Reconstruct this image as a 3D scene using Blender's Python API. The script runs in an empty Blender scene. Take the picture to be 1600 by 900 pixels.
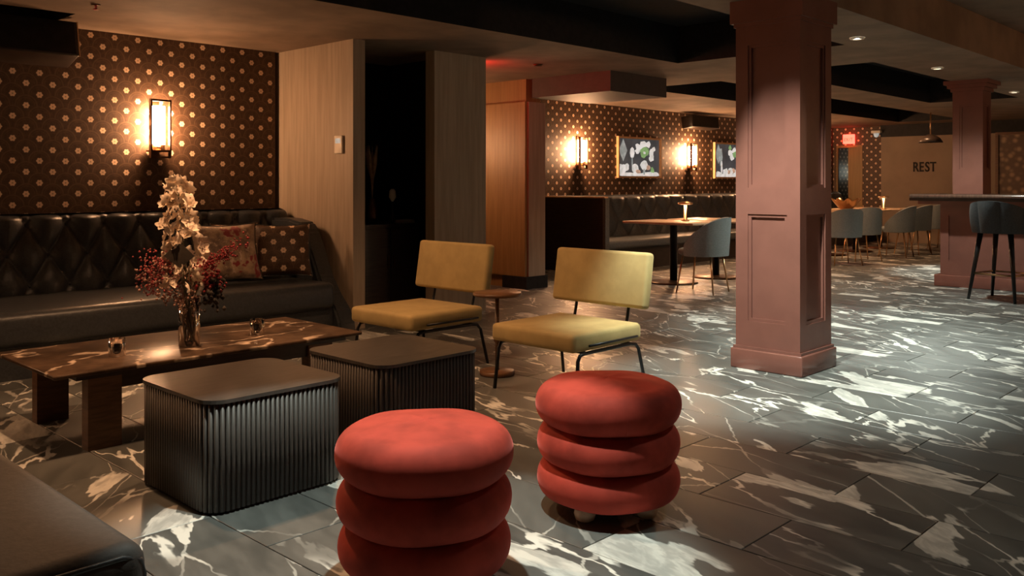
import bpy, bmesh, math, random
from mathutils import Vector, Matrix
random.seed(7)
R_ = math.radians
scn = bpy.context.scene
COL = scn.collection

# ------------------------------------------------------------------ camera
YAW = 43.9                      # angle of the view from the room's long axis (+X)
CAMH = 1.2
FPX = 1390.0; HORIZ = 286.0
cd = bpy.data.cameras.new('camera'); cam = bpy.data.objects.new('camera', cd); COL.objects.link(cam)
cam.location = (0, 0, CAMH); cam.rotation_euler = (R_(90), 0, R_(YAW - 90))
cd.sensor_width = 36; cd.lens = FPX / 1600 * 36; cd.shift_y = -(450 - HORIZ) / 1600
cd.clip_start = .05; cd.clip_end = 100
scn.camera = cam

# ------------------------------------------------------------------ world, exposure
w = bpy.data.worlds.new('world'); scn.world = w; w.use_nodes = True
bg = w.node_tree.nodes['Background']; bg.inputs[0].default_value = (1, .8, .6, 1); bg.inputs[1].default_value = .012
vs = scn.view_settings
vs.view_transform = 'Standard'; vs.look = 'None'; vs.exposure = 0.7; vs.gamma = 1.0; vs.use_curve_mapping = False

WARM = (1.0, .53, .262); COOL = (.91, 1.0, .89)
# the lamps themselves (sconces, downlights, exit signs) hold their own light, see their builders
SCONCE_E = 112.0
DOWN_W = 270.0
ADDED_SPOT_W = 90.0  # power of the added warm spots, all out of view

# ------------------------------------------------------------------ materials
def nt(name):
    m = bpy.data.materials.new(name); m.use_nodes = True
    t = m.node_tree; return m, t, t.nodes['Principled BSDF']
class N:
    """tiny node-expression helper"""
    def __init__(s, t): s.t = t
    def node(s, typ, **kw):
        n = s.t.nodes.new(typ)
        for k, v in kw.items(): setattr(n, k, v)
        return n
    def put(s, sock, v):
        if isinstance(v, bpy.types.NodeSocket): s.t.links.new(v, sock)
        else: sock.default_value = v
    def m(s, op, a, b=0.0, c=None):
        n = s.node('ShaderNodeMath', operation=op); s.put(n.inputs[0], a); s.put(n.inputs[1], b)
        if c is not None: s.put(n.inputs[2], c)
        return n.outputs[0]
    def pos(s):
        n = s.node('ShaderNodeNewGeometry'); sp = s.node('ShaderNodeSeparateXYZ'); s.t.links.new(n.outputs['Position'], sp.inputs[0])
        return n.outputs['Position'], sp.outputs[0], sp.outputs[1], sp.outputs[2]
    def obj(s):
        n = s.node('ShaderNodeTexCoord'); return n.outputs['Object']
    def xyz(s, x, y, z):
        n = s.node('ShaderNodeCombineXYZ'); s.put(n.inputs[0], x); s.put(n.inputs[1], y); s.put(n.inputs[2], z); return n.outputs[0]
    def noise(s, v, scale, detail=3, rough=.5, dist=0.0):
        n = s.node('ShaderNodeTexNoise'); s.put(n.inputs['Vector'], v); n.inputs['Scale'].default_value = scale
        n.inputs['Detail'].default_value = detail; n.inputs['Roughness'].default_value = rough; n.inputs['Distortion'].default_value = dist
        return n.outputs['Fac'], n.outputs['Color']
    def mix(s, f, a, b):
        n = s.node('ShaderNodeMix', data_type='RGBA'); s.put(n.inputs[0], f)
        for i, v in ((6, a), (7, b)):
            if not isinstance(v, bpy.types.NodeSocket): v = (*v[:3], 1)
            s.put(n.inputs[i], v)
        return n.outputs[2]
    def ramp(s, v, a, b, lo=0.0, hi=1.0):
        n = s.node('ShaderNodeMapRange'); n.interpolation_type = 'SMOOTHSTEP'
        s.put(n.inputs[0], v); n.inputs[1].default_value = a; n.inputs[2].default_value = b; n.inputs[3].default_value = lo; n.inputs[4].default_value = hi
        return n.outputs[0]
    def bump(s, h, strength, dist=.01):
        n = s.node('ShaderNodeBump'); n.inputs['Strength'].default_value = strength; n.inputs['Distance'].default_value = dist
        s.put(n.inputs['Height'], h); return n.outputs[0]

MATS = {}
def simple(name, col, rough=.5, metal=0.0, var=.12, scale=18, spec=.5, bump=0.0, sheen=0.0, stretch=(1, 1, 1), coat=0.0):
    m, t, p = nt(name); n = N(t)
    v = n.obj()
    mp = n.node('ShaderNodeMapping'); mp.inputs['Scale'].default_value = stretch; t.links.new(v, mp.inputs[0])
    f, _ = n.noise(mp.outputs[0], scale, 4, .55)
    d = [max(0, c * (1 - var)) for c in col]; l = [min(1, c * (1 + var)) for c in col]
    c = n.mix(n.ramp(f, .3, .7), d, l); t.links.new(c, p.inputs['Base Color'])
    p.inputs['Roughness'].default_value = rough; p.inputs['Metallic'].default_value = metal
    p.inputs['Specular IOR Level'].default_value = spec
    if coat: p.inputs['Coat Weight'].default_value = coat; p.inputs['Coat Roughness'].default_value = .12
    if sheen:
        p.inputs['Sheen Weight'].default_value = sheen; p.inputs['Sheen Roughness'].default_value = .35
        p.inputs['Sheen Tint'].default_value = (*[min(1, c * 1.6 + .1) for c in col], 1)
    if bump: t.links.new(n.bump(f, bump), p.inputs['Normal'])
    MATS[name] = m; return m
def emit(name, col, strength):
    m, t, p = nt(name); p.inputs['Base Color'].default_value = (*col, 1); p.inputs['Emission Color'].default_value = (*col, 1)
    p.inputs['Emission Strength'].default_value = strength; MATS[name] = m; return m
def glass(name, col, rough=.02, ior=1.45):
    m, t, p = nt(name); p.inputs['Base Color'].default_value = (*col, 1); p.inputs['Roughness'].default_value = rough
    p.inputs['Transmission Weight'].default_value = 1; p.inputs['IOR'].default_value = ior; MATS[name] = m; return m

def floor_material():
    m, t, p = nt('marble_tile'); n = N(t)
    P, x, y, z = n.pos()
    row = n.m('FLOOR', n.m('DIVIDE', n.m('SUBTRACT', x, TX0), TW))
    par = n.m('ABSOLUTE', n.m('MODULO', row, 2.0))
    col = n.m('FLOOR', n.m('DIVIDE', n.m('SUBTRACT', n.m('SUBTRACT', y, TY0), n.m('MULTIPLY', par, TL / 2)), TL))
    wn = n.node('ShaderNodeTexWhiteNoise', noise_dimensions='2D'); n.put(wn.inputs['Vector'], n.xyz(row, col, 0.0))
    rs = n.node('ShaderNodeSeparateXYZ'); t.links.new(wn.outputs['Color'], rs.inputs[0]); r1, r2, r3 = rs.outputs
    # rotated, per-tile shifted coordinates: "a" runs along the veins, "b" across
    th = n.m('MULTIPLY_ADD', r3, .8, .02)
    cs, sn = n.m('COSINE', th), n.m('SINE', th)
    a = n.m('ADD', n.m('ADD', n.m('MULTIPLY', y, cs), n.m('MULTIPLY', x, sn)), n.m('MULTIPLY', r1, 37.0))
    b = n.m('ADD', n.m('SUBTRACT', n.m('MULTIPLY', x, cs), n.m('MULTIPLY', y, sn)), n.m('MULTIPLY', r2, 53.0))
    v = n.xyz(n.m('MULTIPLY', a, .9), n.m('MULTIPLY', b, 2.6), r3)
    _, wc = n.noise(v, 2.2, 4, .6)
    vv = n.node('ShaderNodeVectorMath', operation='MULTIPLY_ADD'); n.put(vv.inputs[0], wc); vv.inputs[1].default_value = (.55, .55, .0); n.put(vv.inputs[2], v)
    big, _ = n.noise(vv.outputs[0], 1.15, 2, .45)
    patch = n.ramp(big, .605, .618)
    vein, _ = n.noise(vv.outputs[0], 1.05, 3.5, .5)
    ridge = n.m('ABSOLUTE', n.m('SUBTRACT', vein, .5))
    line = n.ramp(ridge, .005, .014, 1, 0)
    # thin straight cracks
    vo = n.node('ShaderNodeTexVoronoi', feature='DISTANCE_TO_EDGE'); vo.inputs['Scale'].default_value = .95
    v2 = n.node('ShaderNodeVectorMath', operation='MULTIPLY_ADD'); n.put(v2.inputs[0], wc); v2.inputs[1].default_value = (.22, .22, .0); n.put(v2.inputs[2], v)
    t.links.new(v2.outputs[0], vo.inputs['Vector'])
    crack = n.ramp(vo.outputs['Distance'], .003, .009, .55, 0)
    cl, _ = n.noise(v, 4, 4, .55)
    base = n.mix(n.ramp(cl, .25, .75), (.050, .053, .050), (.108, .111, .104))
    base = n.mix(n.m('MULTIPLY', r3, .4), base, (.165, .17, .158))
    mk = n.m('MINIMUM', n.m('ADD', n.m('MAXIMUM', line, crack), 0.0), 1.0)
    fade = n.ramp(n.noise(P, 2.6, 2, .5)[0], .36, .6, .12, 1.0)
    c = n.mix(n.m('MULTIPLY', mk, fade), base, (.78, .77, .71))
    pc = n.mix(n.ramp(n.noise(vv.outputs[0], 7, 3, .6)[0], .35, .65), (.46, .46, .43), (.78, .77, .71))
    c = n.mix(n.m('MULTIPLY', patch, .88), c, pc)
    t.links.new(c, p.inputs['Base Color'])
    p.inputs['Roughness'].default_value = .3; p.inputs['Specular IOR Level'].default_value = .55
    t.links.new(n.ramp(cl, .2, .8, .34, .46), p.inputs['Roughness'])
    MATS['tile'] = m
TW, TL, TX0, TY0 = .355, .76, 2.975 - 40 * .355, 1.10 - 20 * .76
floor_material()

def wallpaper(name='wallpaper', pu=.183, pv=.163, local=False):
    m, t, p = nt(name); n = N(t)
    if local:
        sp = n.node('ShaderNodeSeparateXYZ'); t.links.new(n.obj(), sp.inputs[0]); x, y, z = sp.outputs
        U = x; V = y
    else:
        P, x, y, z = n.pos(); U = n.m('ADD', x, y); V = z
    def cell(du):
        fu = n.m('MULTIPLY', n.m('SUBTRACT', n.m('FRACT', n.m('ADD', n.m('DIVIDE', U, pu), du)), .5), pu)
        fv = n.m('MULTIPLY', n.m('SUBTRACT', n.m('FRACT', n.m('ADD', n.m('DIVIDE', V, pv), du + .13)), .5), pv)
        d = n.m('SQRT', n.m('ADD', n.m('MULTIPLY', fu, fu), n.m('MULTIPLY', fv, fv)))
        return fu, fv, d
    dots = None; arcs = None
    for du in (10.0, 10.5):
        fu, fv, d = cell(du)
        petal = n.m('COSINE', n.m('MULTIPLY', n.m('ARCTAN2', fv, fu), 6.0))
        rr = n.m('ADD', n.m('MULTIPLY', petal, .0022), .0215)
        dot = n.ramp(n.m('SUBTRACT', d, rr), -.003, .003, 1, 0)
        core = n.ramp(d, .004, .008, .45, 1)
        dot = n.m('MULTIPLY', dot, core)
        up = n.ramp(fv, -.012, .004)
        arc = n.m('MULTIPLY', n.m('ADD', n.ramp(n.m('ABSOLUTE', n.m('SUBTRACT', d, .074)), .003, .007, .9, 0),
                                   n.ramp(n.m('ABSOLUTE', n.m('SUBTRACT', d, .058)), .001, .004, .45, 0)), up)
        dots = dot if dots is None else n.m('MAXIMUM', dots, dot)
        arcs = arc if arcs is None else n.m('MAXIMUM', arcs, arc)
    g, _ = n.noise(P if not local else n.obj(), 30, 3, .6)
    base = n.mix(n.ramp(g, .3, .7), (.056, .031, .018), (.084, .047, .027))
    c = n.mix(n.m('MULTIPLY', arcs, .30), base, (.19, .12, .075))
    c = n.mix(dots, c, (.72, .52, .36))
    t.links.new(c, p.inputs['Base Color']); p.inputs['Roughness'].default_value = .55
    p.inputs['Specular IOR Level'].default_value = .3
    MATS[name] = m
wallpaper(); wallpaper('pillow_dots', .15, .14, True)

simple('plaster', (.19, .136, .095), .8, var=.18, scale=2.5, spec=.2, bump=.25)
simple('black_paint', (.012, .011, .011), .6, var=.3, spec=.25)
simple('wood_panel', (.34, .27, .20), .55, var=.12, scale=5, stretch=(6, 6, .35), spec=.35)
simple('gold_wood', (.27, .165, .062), .45, var=.12, scale=5, stretch=(6, 6, .35), spec=.35)
simple('brown_wall', (.25, .185, .13), .7, var=.1, scale=2)
simple('soffit_paint', (.06, .040, .034), .6, var=.1)
simple('maroon', (.185, .076, .058), .24, var=.06, scale=6, spec=.5)
simple('leather', (.030, .034, .038), .36, var=.2, scale=60, spec=.5, bump=.15)
simple('taupe_leather', (.050, .044, .040), .6, var=.12, scale=60, spec=.25, bump=.12)
simple('banquette_leather', (.095, .105, .11), .42, var=.2, scale=60, spec=.5)
simple('dark_wood', (.030, .020, .015), .35, var=.3, scale=10, stretch=(1, 1, 8), spec=.45)
simple('walnut', (.12, .058, .027), .4, var=.25, scale=10, stretch=(1, 1, 7), spec=.4)
simple('box_wood', (.060, .050, .043), .5, var=.35, scale=14, stretch=(6, 6, .5), spec=.5)
simple('box_top', (.060, .052, .045), .34, var=.3, scale=9, stretch=(1, 9, 1), spec=.5)
simple('red_velvet', (.36, .046, .030), .75, var=.25, scale=7, spec=.15, bump=.2, sheen=.6)
simple('mustard_velvet', (.35, .262, .115), .8, var=.09, scale=9, spec=.15, bump=.15, sheen=.35)
simple('black_metal', (.018, .018, .019), .35, metal=.6, var=.1)
simple('bronze', (.11, .055, .028), .35, metal=.8, var=.2)
simple('brass', (.62, .38, .20), .3, metal=1.0, var=.1)
simple('grey_fabric', (.23, .26, .265), .9, var=.1, scale=80, spec=.2, sheen=.2)
simple('charcoal_fabric', (.040, .047, .052), .8, var=.15, scale=80, spec=.25, sheen=.15)
simple('table_wood', (.58, .42, .28), .38, var=.15, scale=8, stretch=(8, 1, 1), spec=.45)
simple('counter_wood', (.11, .060, .042), .22, var=.2, scale=8, stretch=(1, 8, 1), spec=.5, coat=.4)
simple('white_plastic', (.72, .66, .56), .5, var=.03)
simple('petal', (.84, .70, .55), .7, var=.12, scale=40)
simple('berry', (.34, .055, .055), .5, var=.4, scale=30)
simple('deep_red', (.20, .006, .008), .6, var=.3, scale=40)
simple('pink_leaf', (.40, .22, .17), .6, var=.4, scale=30)
simple('dark_leaf', (.040, .030, .022), .85, var=.3, scale=20)
simple('stem', (.12, .10, .05), .6, var=.2)
simple('grout', (.028, .026, .024), .8, var=.2)
simple('grey_letters', (.012, .008, .006), .8, var=.1)
simple('frame_wood', (.60, .36, .18), .45, var=.1)
simple('art_dark', (.060, .062, .066), .5, var=.3, scale=3)
simple('art_white', (.80, .82, .78), .6, var=.25, scale=14)
simple('art_grey', (.34, .38, .37), .6, var=.25, scale=10)
simple('art_green', (.24, .42, .17), .6, var=.25, scale=20)
simple('art_pink', (.55, .36, .26), .6, var=.25, scale=20)
simple('dried', (.30, .20, .12), .8, var=.3)
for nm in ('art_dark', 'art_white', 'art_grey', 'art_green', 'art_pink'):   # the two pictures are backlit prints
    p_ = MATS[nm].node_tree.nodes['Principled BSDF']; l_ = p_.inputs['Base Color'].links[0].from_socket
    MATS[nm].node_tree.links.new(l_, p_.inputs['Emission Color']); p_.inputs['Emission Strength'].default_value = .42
glass('clear_glass', (.98, .96, .92)); glass('smoked_glass', (.75, .62, .5), .03)
emit('lamp_glow', WARM, SCONCE_E); emit('fill_glow', WARM, SCONCE_E * .45); emit('lamp_glow_bright', WARM, SCONCE_E * 1.8); emit('lamp_glow_low', (1, .80, .55), 1.2)
emit('down_glow', COOL, 40.0); emit('exit_glow', (1, .05, .03), 5.0); emit('globe_glow', (.9, 1, .9), 3.0)

def table_marble():
    m, t, p = nt('table_marble'); n = N(t); P, x, y, z = n.pos()
    v = n.xyz(n.m('MULTIPLY', x, 1.3), n.m('MULTIPLY', y, 2.2), 3.7)
    _, wc = n.noise(v, 2.2, 4, .6)
    vv = n.node('ShaderNodeVectorMath', operation='MULTIPLY_ADD'); n.put(vv.inputs[0], wc); vv.inputs[1].default_value = (.5, .5, 0); n.put(vv.inputs[2], v)
    f, _ = n.noise(vv.outputs[0], 1.3, 2, .5); ridge = n.m('ABSOLUTE', n.m('SUBTRACT', f, .5))
    line = n.ramp(ridge, .003, .014, 1, 0)
    cl, _ = n.noise(P, 7, 5, .6)
    c = n.mix(n.ramp(cl, .3, .7), (.040, .026, .018), (.115, .072, .046))
    c = n.mix(n.m('MULTIPLY', line, n.ramp(cl, .35, .6, .25, 1)), c, (.62, .48, .36))
    t.links.new(c, p.inputs['Base Color']); p.inputs['Roughness'].default_value = .28; p.inputs['Specular IOR Level'].default_value = .05; MATS['table_marble'] = m
table_marble()
def floral():
    m, t, p = nt('floral_fabric'); n = N(t); v = n.obj()
    a, _ = n.noise(v, 9, 5, .65); b, _ = n.noise(v, 22, 4, .6); d, _ = n.noise(v, 5.5, 3, .6)
    c = n.mix(n.ramp(a, .35, .65), (.13, .075, .05), (.46, .31, .19))
    c = n.mix(n.ramp(b, .56, .6), c, (.55, .40, .30))
    c = n.mix(n.m('MULTIPLY', n.ramp(d, .60, .63), n.ramp(b, .42, .5)), c, (.24, .018, .02))
    t.links.new(c, p.inputs['Base Color']); p.inputs['Roughness'].default_value = .6; p.inputs['Sheen Weight'].default_value = .3
    MATS['floral'] = m
floral()
def scale_panel():
    m, t, p = nt('scale_print'); n = N(t); P, x, y, z = n.pos()
    vo = n.node('ShaderNodeTexVoronoi'); vo.inputs['Scale'].default_value = 9; t.links.new(P, vo.inputs['Vector'])
    c = n.mix(n.ramp(vo.outputs['Distance'], .1, .6), (.34, .22, .13), (.10, .06, .035)); t.links.new(c, p.inputs['Base Color']); MATS['scale_print'] = m
scale_panel()

# ------------------------------------------------------------------ mesh helpers
class MB:
    def __init__(s): s.v = []; s.f = []; s.mi = []; s.sm = []; s.cur = 0
    def add(s, vs, fs, smooth=False):
        o = len(s.v); s.v += [tuple(p) for p in vs]
        for f in fs: s.f.append(tuple(o + i for i in f)); s.mi.append(s.cur); s.sm.append(smooth)
    def box(s, x0, y0, z0, x1, y1, z1):
        vs = [(x0,y0,z0),(x1,y0,z0),(x1,y1,z0),(x0,y1,z0),(x0,y0,z1),(x1,y0,z1),(x1,y1,z1),(x0,y1,z1)]
        s.add(vs, [(0,3,2,1),(4,5,6,7),(0,1,5,4),(1,2,6,5),(2,3,7,6),(3,0,4,7)])
    def rbox(s, x0, y0, z0, x1, y1, z1, r=.02, seg=3):
        bm = bmesh.new(); bmesh.ops.create_cube(bm, size=1)
        for v in bm.verts:
            v.co = Vector((x0 + (v.co.x + .5) * (x1 - x0), y0 + (v.co.y + .5) * (y1 - y0), z0 + (v.co.z + .5) * (z1 - z0)))
        bmesh.ops.bevel(bm, geom=list(bm.edges), offset=r, segments=seg, profile=.5, affect='EDGES')
        s.frombm(bm)
    def frombm(s, bm, smooth=True):
        bm.verts.index_update(); s.add([v.co for v in bm.verts], [[v.index for v in f.verts] for f in bm.faces], smooth); bm.free()
    def lathe(s, prof, n=32, cx=0, cy=0, smooth=True, cap=True):
        vs = []; fs = []
        for r, z in prof:
            for i in range(n):
                a = 2 * math.pi * i / n; vs.append((cx + r * math.cos(a), cy + r * math.sin(a), z))
        k = len(prof)
        for j in range(k - 1):
            for i in range(n):
                i2 = (i + 1) % n; fs.append((j*n+i, j*n+i2, (j+1)*n+i2, (j+1)*n+i))
        if cap:
            fs.append(tuple(range(n - 1, -1, -1))); fs.append(tuple((k-1)*n + i for i in range(n)))
        s.add(vs, fs, smooth)
    def tube(s, pts, r, n=8, closed=False):
        pts = [Vector(p) for p in pts]; k = len(pts); rs = r if isinstance(r, (list, tuple)) else [r] * k
        vs = []; fs = []; up = None
        for i, p in enumerate(pts):
            a = pts[(i - 1) % k] if (i > 0 or closed) else p; b = pts[(i + 1) % k] if (i < k - 1 or closed) else p
            d = (b - a).normalized()
            if up is None: up = d.orthogonal().normalized()
            up = (up - d * up.dot(d)); up = up.normalized() if up.length > 1e-6 else d.orthogonal().normalized()
            sd = d.cross(up)
            for j in range(n):
                t = 2 * math.pi * j / n; vs.append(p + (up * math.cos(t) + sd * math.sin(t)) * rs[i])
        m = k if closed else k - 1
        for i in range(m):
            for j in range(n):
                j2 = (j + 1) % n; i2 = (i + 1) % k; fs.append((i*n+j, i*n+j2, i2*n+j2, i2*n+j))
        if not closed: fs.append(tuple(range(n - 1, -1, -1))); fs.append(tuple((k-1)*n + j for j in range(n)))
        s.add(vs, fs, True)
    def prism(s, poly, z0, z1, smooth=False):
        n = len(poly); vs = [(x, y, z0) for x, y in poly] + [(x, y, z1) for x, y in poly]
        fs = [tuple(range(n - 1, -1, -1)), tuple(range(n, 2 * n))] + [(i, (i + 1) % n, n + (i + 1) % n, n + i) for i in range(n)]
        s.add(vs, fs, smooth)
    def prism_y(s, poly, y0, y1):    # poly in (x, z)
        n = len(poly); vs = [(x, y0, z) for x, z in poly] + [(x, y1, z) for x, z in poly]
        s.add(vs, [tuple(range(n)), tuple(range(2 * n - 1, n - 1, -1))] + [(i, n + i, n + (i + 1) % n, (i + 1) % n) for i in range(n)])
    def prism_x(s, poly, x0, x1):    # poly in (y, z)
        n = len(poly); vs = [(x0, y, z) for y, z in poly] + [(x1, y, z) for y, z in poly]
        s.add(vs, [tuple(range(n - 1, -1, -1)), tuple(range(n, 2 * n))] + [(i, (i + 1) % n, n + (i + 1) % n, n + i) for i in range(n)])
    def grid(s, fn, nu, nv, smooth=True, flip=False):
        vs = [fn(i / nu, j / nv) for j in range(nv + 1) for i in range(nu + 1)]; k = nu + 1
        fs = [(j*k+i, j*k+i+1, (j+1)*k+i+1, (j+1)*k+i) for j in range(nv) for i in range(nu)]
        if flip: fs = [f[::-1] for f in fs]
        s.add(vs, fs, smooth)
    def mesh(s, name, mats):
        me = bpy.data.meshes.new(name); me.from_pydata(s.v, [], s.f)
        me.polygons.foreach_set('material_index', s.mi); me.polygons.foreach_set('use_smooth', s.sm)
        for m in (mats if isinstance(mats, (list, tuple)) else [mats]): me.materials.append(MATS[m])
        me.update(); return me
    def build(s, name, mats, parent=None, loc=None, rot=None):
        return place(name, s.mesh(name, mats), parent, loc, rot)
def place(name, me, parent=None, loc=None, rot=None):
    o = bpy.data.objects.new(name, me); COL.objects.link(o)
    if parent is not None: o.parent = parent
    if loc is not None: o.location = loc
    if rot is not None: o.rotation_euler = rot
    return o
def tag(o, label=None, cat=None, group=None, kind=None):
    for k, v in (('label', label), ('category', cat), ('group', group), ('kind', kind)):
        if v: o[k] = v
    return o
def thing(name, label, cat, loc=(0, 0, 0), rz=0, group=None):
    o = bpy.data.objects.new(name, None); o.empty_display_size = .1; COL.objects.link(o)
    o.location = loc; o.rotation_euler = (0, 0, rz); return tag(o, label, cat, group)
def copy_tree(o, loc=None, rz=None, label=None, parent=None):
    c = o.copy(); COL.objects.link(c); c.parent = parent
    for ch in list(o.children): copy_tree(ch, parent=c)
    if loc is not None: c.location = loc
    if rz is not None: c.rotation_euler = (0, 0, rz)
    if label: c['label'] = label
    return c
def light(name, typ, loc, power, col, parent=None, rot=(0, 0, 0), **kw):
    l = bpy.data.lights.new(name, typ); l.energy = power; l.color = col
    for k, v in kw.items(): setattr(l, k, v)
    o = bpy.data.objects.new(name, l); COL.objects.link(o); o.location = loc; o.rotation_euler = rot
    if parent is not None: o.parent = parent
    return o

# projection, only used to rank floor tiles by size in view
ca, sa = math.cos(R_(YAW)), math.sin(R_(YAW))
def proj(x, y, z):
    d = x * ca + y * sa; r = x * sa - y * ca
    return (800 + FPX * r / d, HORIZ + FPX * (CAMH - z) / d) if d > .05 else None

# ================================================================== THE ROOM
XW, XE, YS = -2.6, 18.6, -2.6          # rear, far and near side limits
YL, YD = 7.1, 8.3                      # lounge wall, dining wall
ZC, ZH = 2.38, 2.74                    # ceiling, raised ceiling
b = MB(); b.box(XW, YS, -.12, XE + 1.6, YD + .1, -.006)
floor = tag(b.build('floor', 'grout'), kind='structure')
# tiles
tm = bmesh.new(); bmesh.ops.create_cube(tm, size=1)
g = .0022
for v in tm.verts: v.co = Vector((v.co.x * (TW - 2 * g), v.co.y * (TL - 2 * g), v.co.z * .008))
bmesh.ops.bevel(tm, geom=[e for e in tm.edges if e.verts[0].co.z > 0 and e.verts[1].co.z > 0], offset=.0015, segments=1, affect='EDGES')
b = MB(); b.frombm(tm, False); tile_me = b.mesh('tile', 'tile'); tv, tf = list(b.v), list(b.f)
cells = []
i0, i1 = int((XW - TX0) // TW), int((XE + 1.5 - TX0) // TW)
for i in range(i0, i1 + 1):
    cx = TX0 + (i + .5) * TW
    for j in range(int((YS - TY0) // TL) - 1, int((YD - TY0) // TL) + 1):
        cy = TY0 + (j + .5) * TL + (i % 2) * TL / 2
        if not (XW < cx - TW/2 and cx + TW/2 < XE + 1.55 and YS < cy - TL/2 and cy + TL/2 < YD + .08): continue
        q = [proj(cx + sx * TW/2, cy + sy * TL/2, 0) for sx, sy in ((-1,-1),(1,-1),(1,1),(-1,1))]
        area = 0
        if all(q) and any(-30 < p[0] < 1630 and p[1] < 930 for p in q):
            area = abs(sum(q[k][0] * q[(k+1) % 4][1] - q[(k+1) % 4][0] * q[k][1] for k in range(4))) / 2
            area = min(area, 40000)
        cells.append((area, cx, cy))
cells.sort(reverse=True)
for area, cx, cy in cells[:300]: place('floor_tile', tile_me, floor, (cx, cy, -.004))
b = MB()
for area, cx, cy in cells[300:]: b.add([(v[0] + cx, v[1] + cy, v[2] - .004) for v in tv], tf)
tag(b.build('floor_tiling', 'tile', floor), kind='stuff')

def struct(name, mb, mats, parent=None):
    o = mb.build(name, mats, parent)
    if parent is None: o['kind'] = 'structure'
    return o
b = MB(); b.box(XW, YL, 0, 4.30, YL + .12, ZH); struct('wall_left', b, 'wallpaper')
b = MB(); b.box(7.45, YD, 0, XE + 1.6, YD + .12, ZH); struct('wall_dining', b, 'wallpaper')
b = MB(); b.box(XW - .12, YS, 0, XW, YD + .1, ZH); struct('wall_rear', b, 'brown_wall')
b = MB(); b.box(XW, YS - .12, 0, XE + 1.6, YS, ZH); struct('wall_near', b, 'brown_wall')
# partition with a dark alcove
b = MB(); b.box(4.34, 5.98, 0, 4.46, YL + .12, ZC)
wp = struct('wall_partition', b, 'wood_panel')
b = MB(); b.box(5.22, 5.98, 0, 5.86, 6.10, ZC); struct('wall_partition_end', b, 'wood_panel')
b = MB(); b.box(4.46, YL, 0, 5.60, YL + .12, ZC); struct('wall_alcove', b, 'black_paint')
b = MB(); b.box(5.60, 6.10, 0, 5.72, YD, ZC); struct('wall_alcove_side', b, 'black_paint')
b = MB(); b.box(5.72, YD, 0, 7.45, YD + .12, ZC); struct('wall_passage', b, 'brown_wall')
# stub wall at the end of the dining room, timber cladding over a plain core
b = MB(); b.box(7.38, 6.88, 0, 7.62, YD, ZC); st = struct('wall_stub', b, 'gold_wood')
b = MB(); b.box(7.34, 6.86, .14, 7.378, YD, 2.12); b.build('cladding', 'gold_wood', st)
b = MB(); b.box(7.379, 6.84, .14, 7.66, 6.878, 2.12); b.build('cladding', 'wood_panel', st)
b = MB(); b.box(7.32, 6.82, 0, 7.68, 7.2, .139); struct('baseboard_stub', b, 'black_paint')
# far wall: papered part with a door, then a plain wall with the letters
b = MB(); b.box(XE, 8.22, 0, XE + .1, YD, ZC); b.box(XE, 7.2, 0, XE + .1, 7.66, ZC); b.box(XE, 7.66, 2.0, XE + .1, 8.22, ZC)
struct('wall_far_papered', b, 'wallpaper')
b = MB(); b.box(XE - .2, YS, 0, XE + .1, 7.2, 2.14); struct('wall_far', b, 'brown_wall')
b = MB(); b.box(XE - .24, YS, 2.14, XE + .1, 7.2, ZC); struct('trim_1', b, 'black_paint')
b = MB(); b.box(XE + 1.5, 7.0, 0, XE + 1.6, YD, ZC); struct('wall_lobby', b, 'brown_wall')
# door
b = MB(); b.box(XE - .02, 7.66, 0, XE + .04, 7.75, 2.0); b.box(XE - .02, 8.19, 0, XE + .04, 8.22, 2.0); b.box(XE - .02, 7.75, 1.95, XE + .04, 8.19, 2.0)
door = struct('door_1', b, 'gold_wood')
b = MB(); b.box(XE, 7.75, 0, XE + .04, 7.97, 1.95); b.build('door_leaf', 'gold_wood', door)
b = MB(); b.box(XE + .012, 7.97, 0, XE + .024, 8.19, 1.95); b.build('pane', 'clear_glass', door)
b = MB(); b.lathe([(.001, 1.30), (.06, 1.33), (.10, 1.42), (.10, 1.48), (.06, 1.57), (.001, 1.6)], 20, XE + .9, 8.12, cap=False)
b.tube([(XE + .9, 8.12, 1.6), (XE + .9, 8.12, ZC)], .006)
gl = b.build('globe_lamp', 'globe_glow'); tag(gl, 'small glowing globe lamp hanging behind the far glass door', 'lamp')

# ceiling : flat panels at ZC with dark coffers between them
b = MB(); b.box(XW, 2.56, ZH, XE + 1.6, YD + .12, ZH + .1); ceil = struct('ceiling', b, 'black_paint')
b = MB(); b.box(XW, YS, ZH, XE + 1.6, 2.56, ZH + .1); b.build('raised_ceiling', 'plaster', ceil)
def cpanel(x0, y0, x1, y1, sides='black_paint', mats=None):
    m = MB(); m.box(x0, y0, ZC, x1, y1, ZH)
    m.mi = [0, 1, 1, 1, 1, 1]
    if mats: m.mi = mats
    m.build('ceiling_panel', ['plaster', sides], ceil)
cpanel(XW, 4.9, 1.4, YD + .1); cpanel(1.4, 4.9, 2.36, 6.5); cpanel(1.4, 6.88, 2.36, YD + .1); cpanel(2.36, 4.9, 7.45, YD + .1)
cpanel(XW, 2.56, 7.45, 3.22, mats=[0, 1, 0, 1, 1, 1])
cpanel(7.45, 2.56, XE + 1.5, 3.48, mats=[0, 1, 0, 1, 1, 1])
cpanel(7.45, 3.48, 8.7, YD + .1); cpanel(13.7, 3.48, XE + 1.5, 4.65); cpanel(8.7, 4.65, XE + 1.5, 5.4)
cpanel(8.7, 5.4, 9.1, YD + .1); cpanel(9.1, 6.55, XE + 1.5, YD + .1); cpanel(17.6, 5.4, XE + 1.5, 6.55)
b = MB(); b.box(7.42, 5.71, 2.165, 8.45, 6.83, ZC); struct('trim_2', b, 'soffit_paint')

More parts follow.
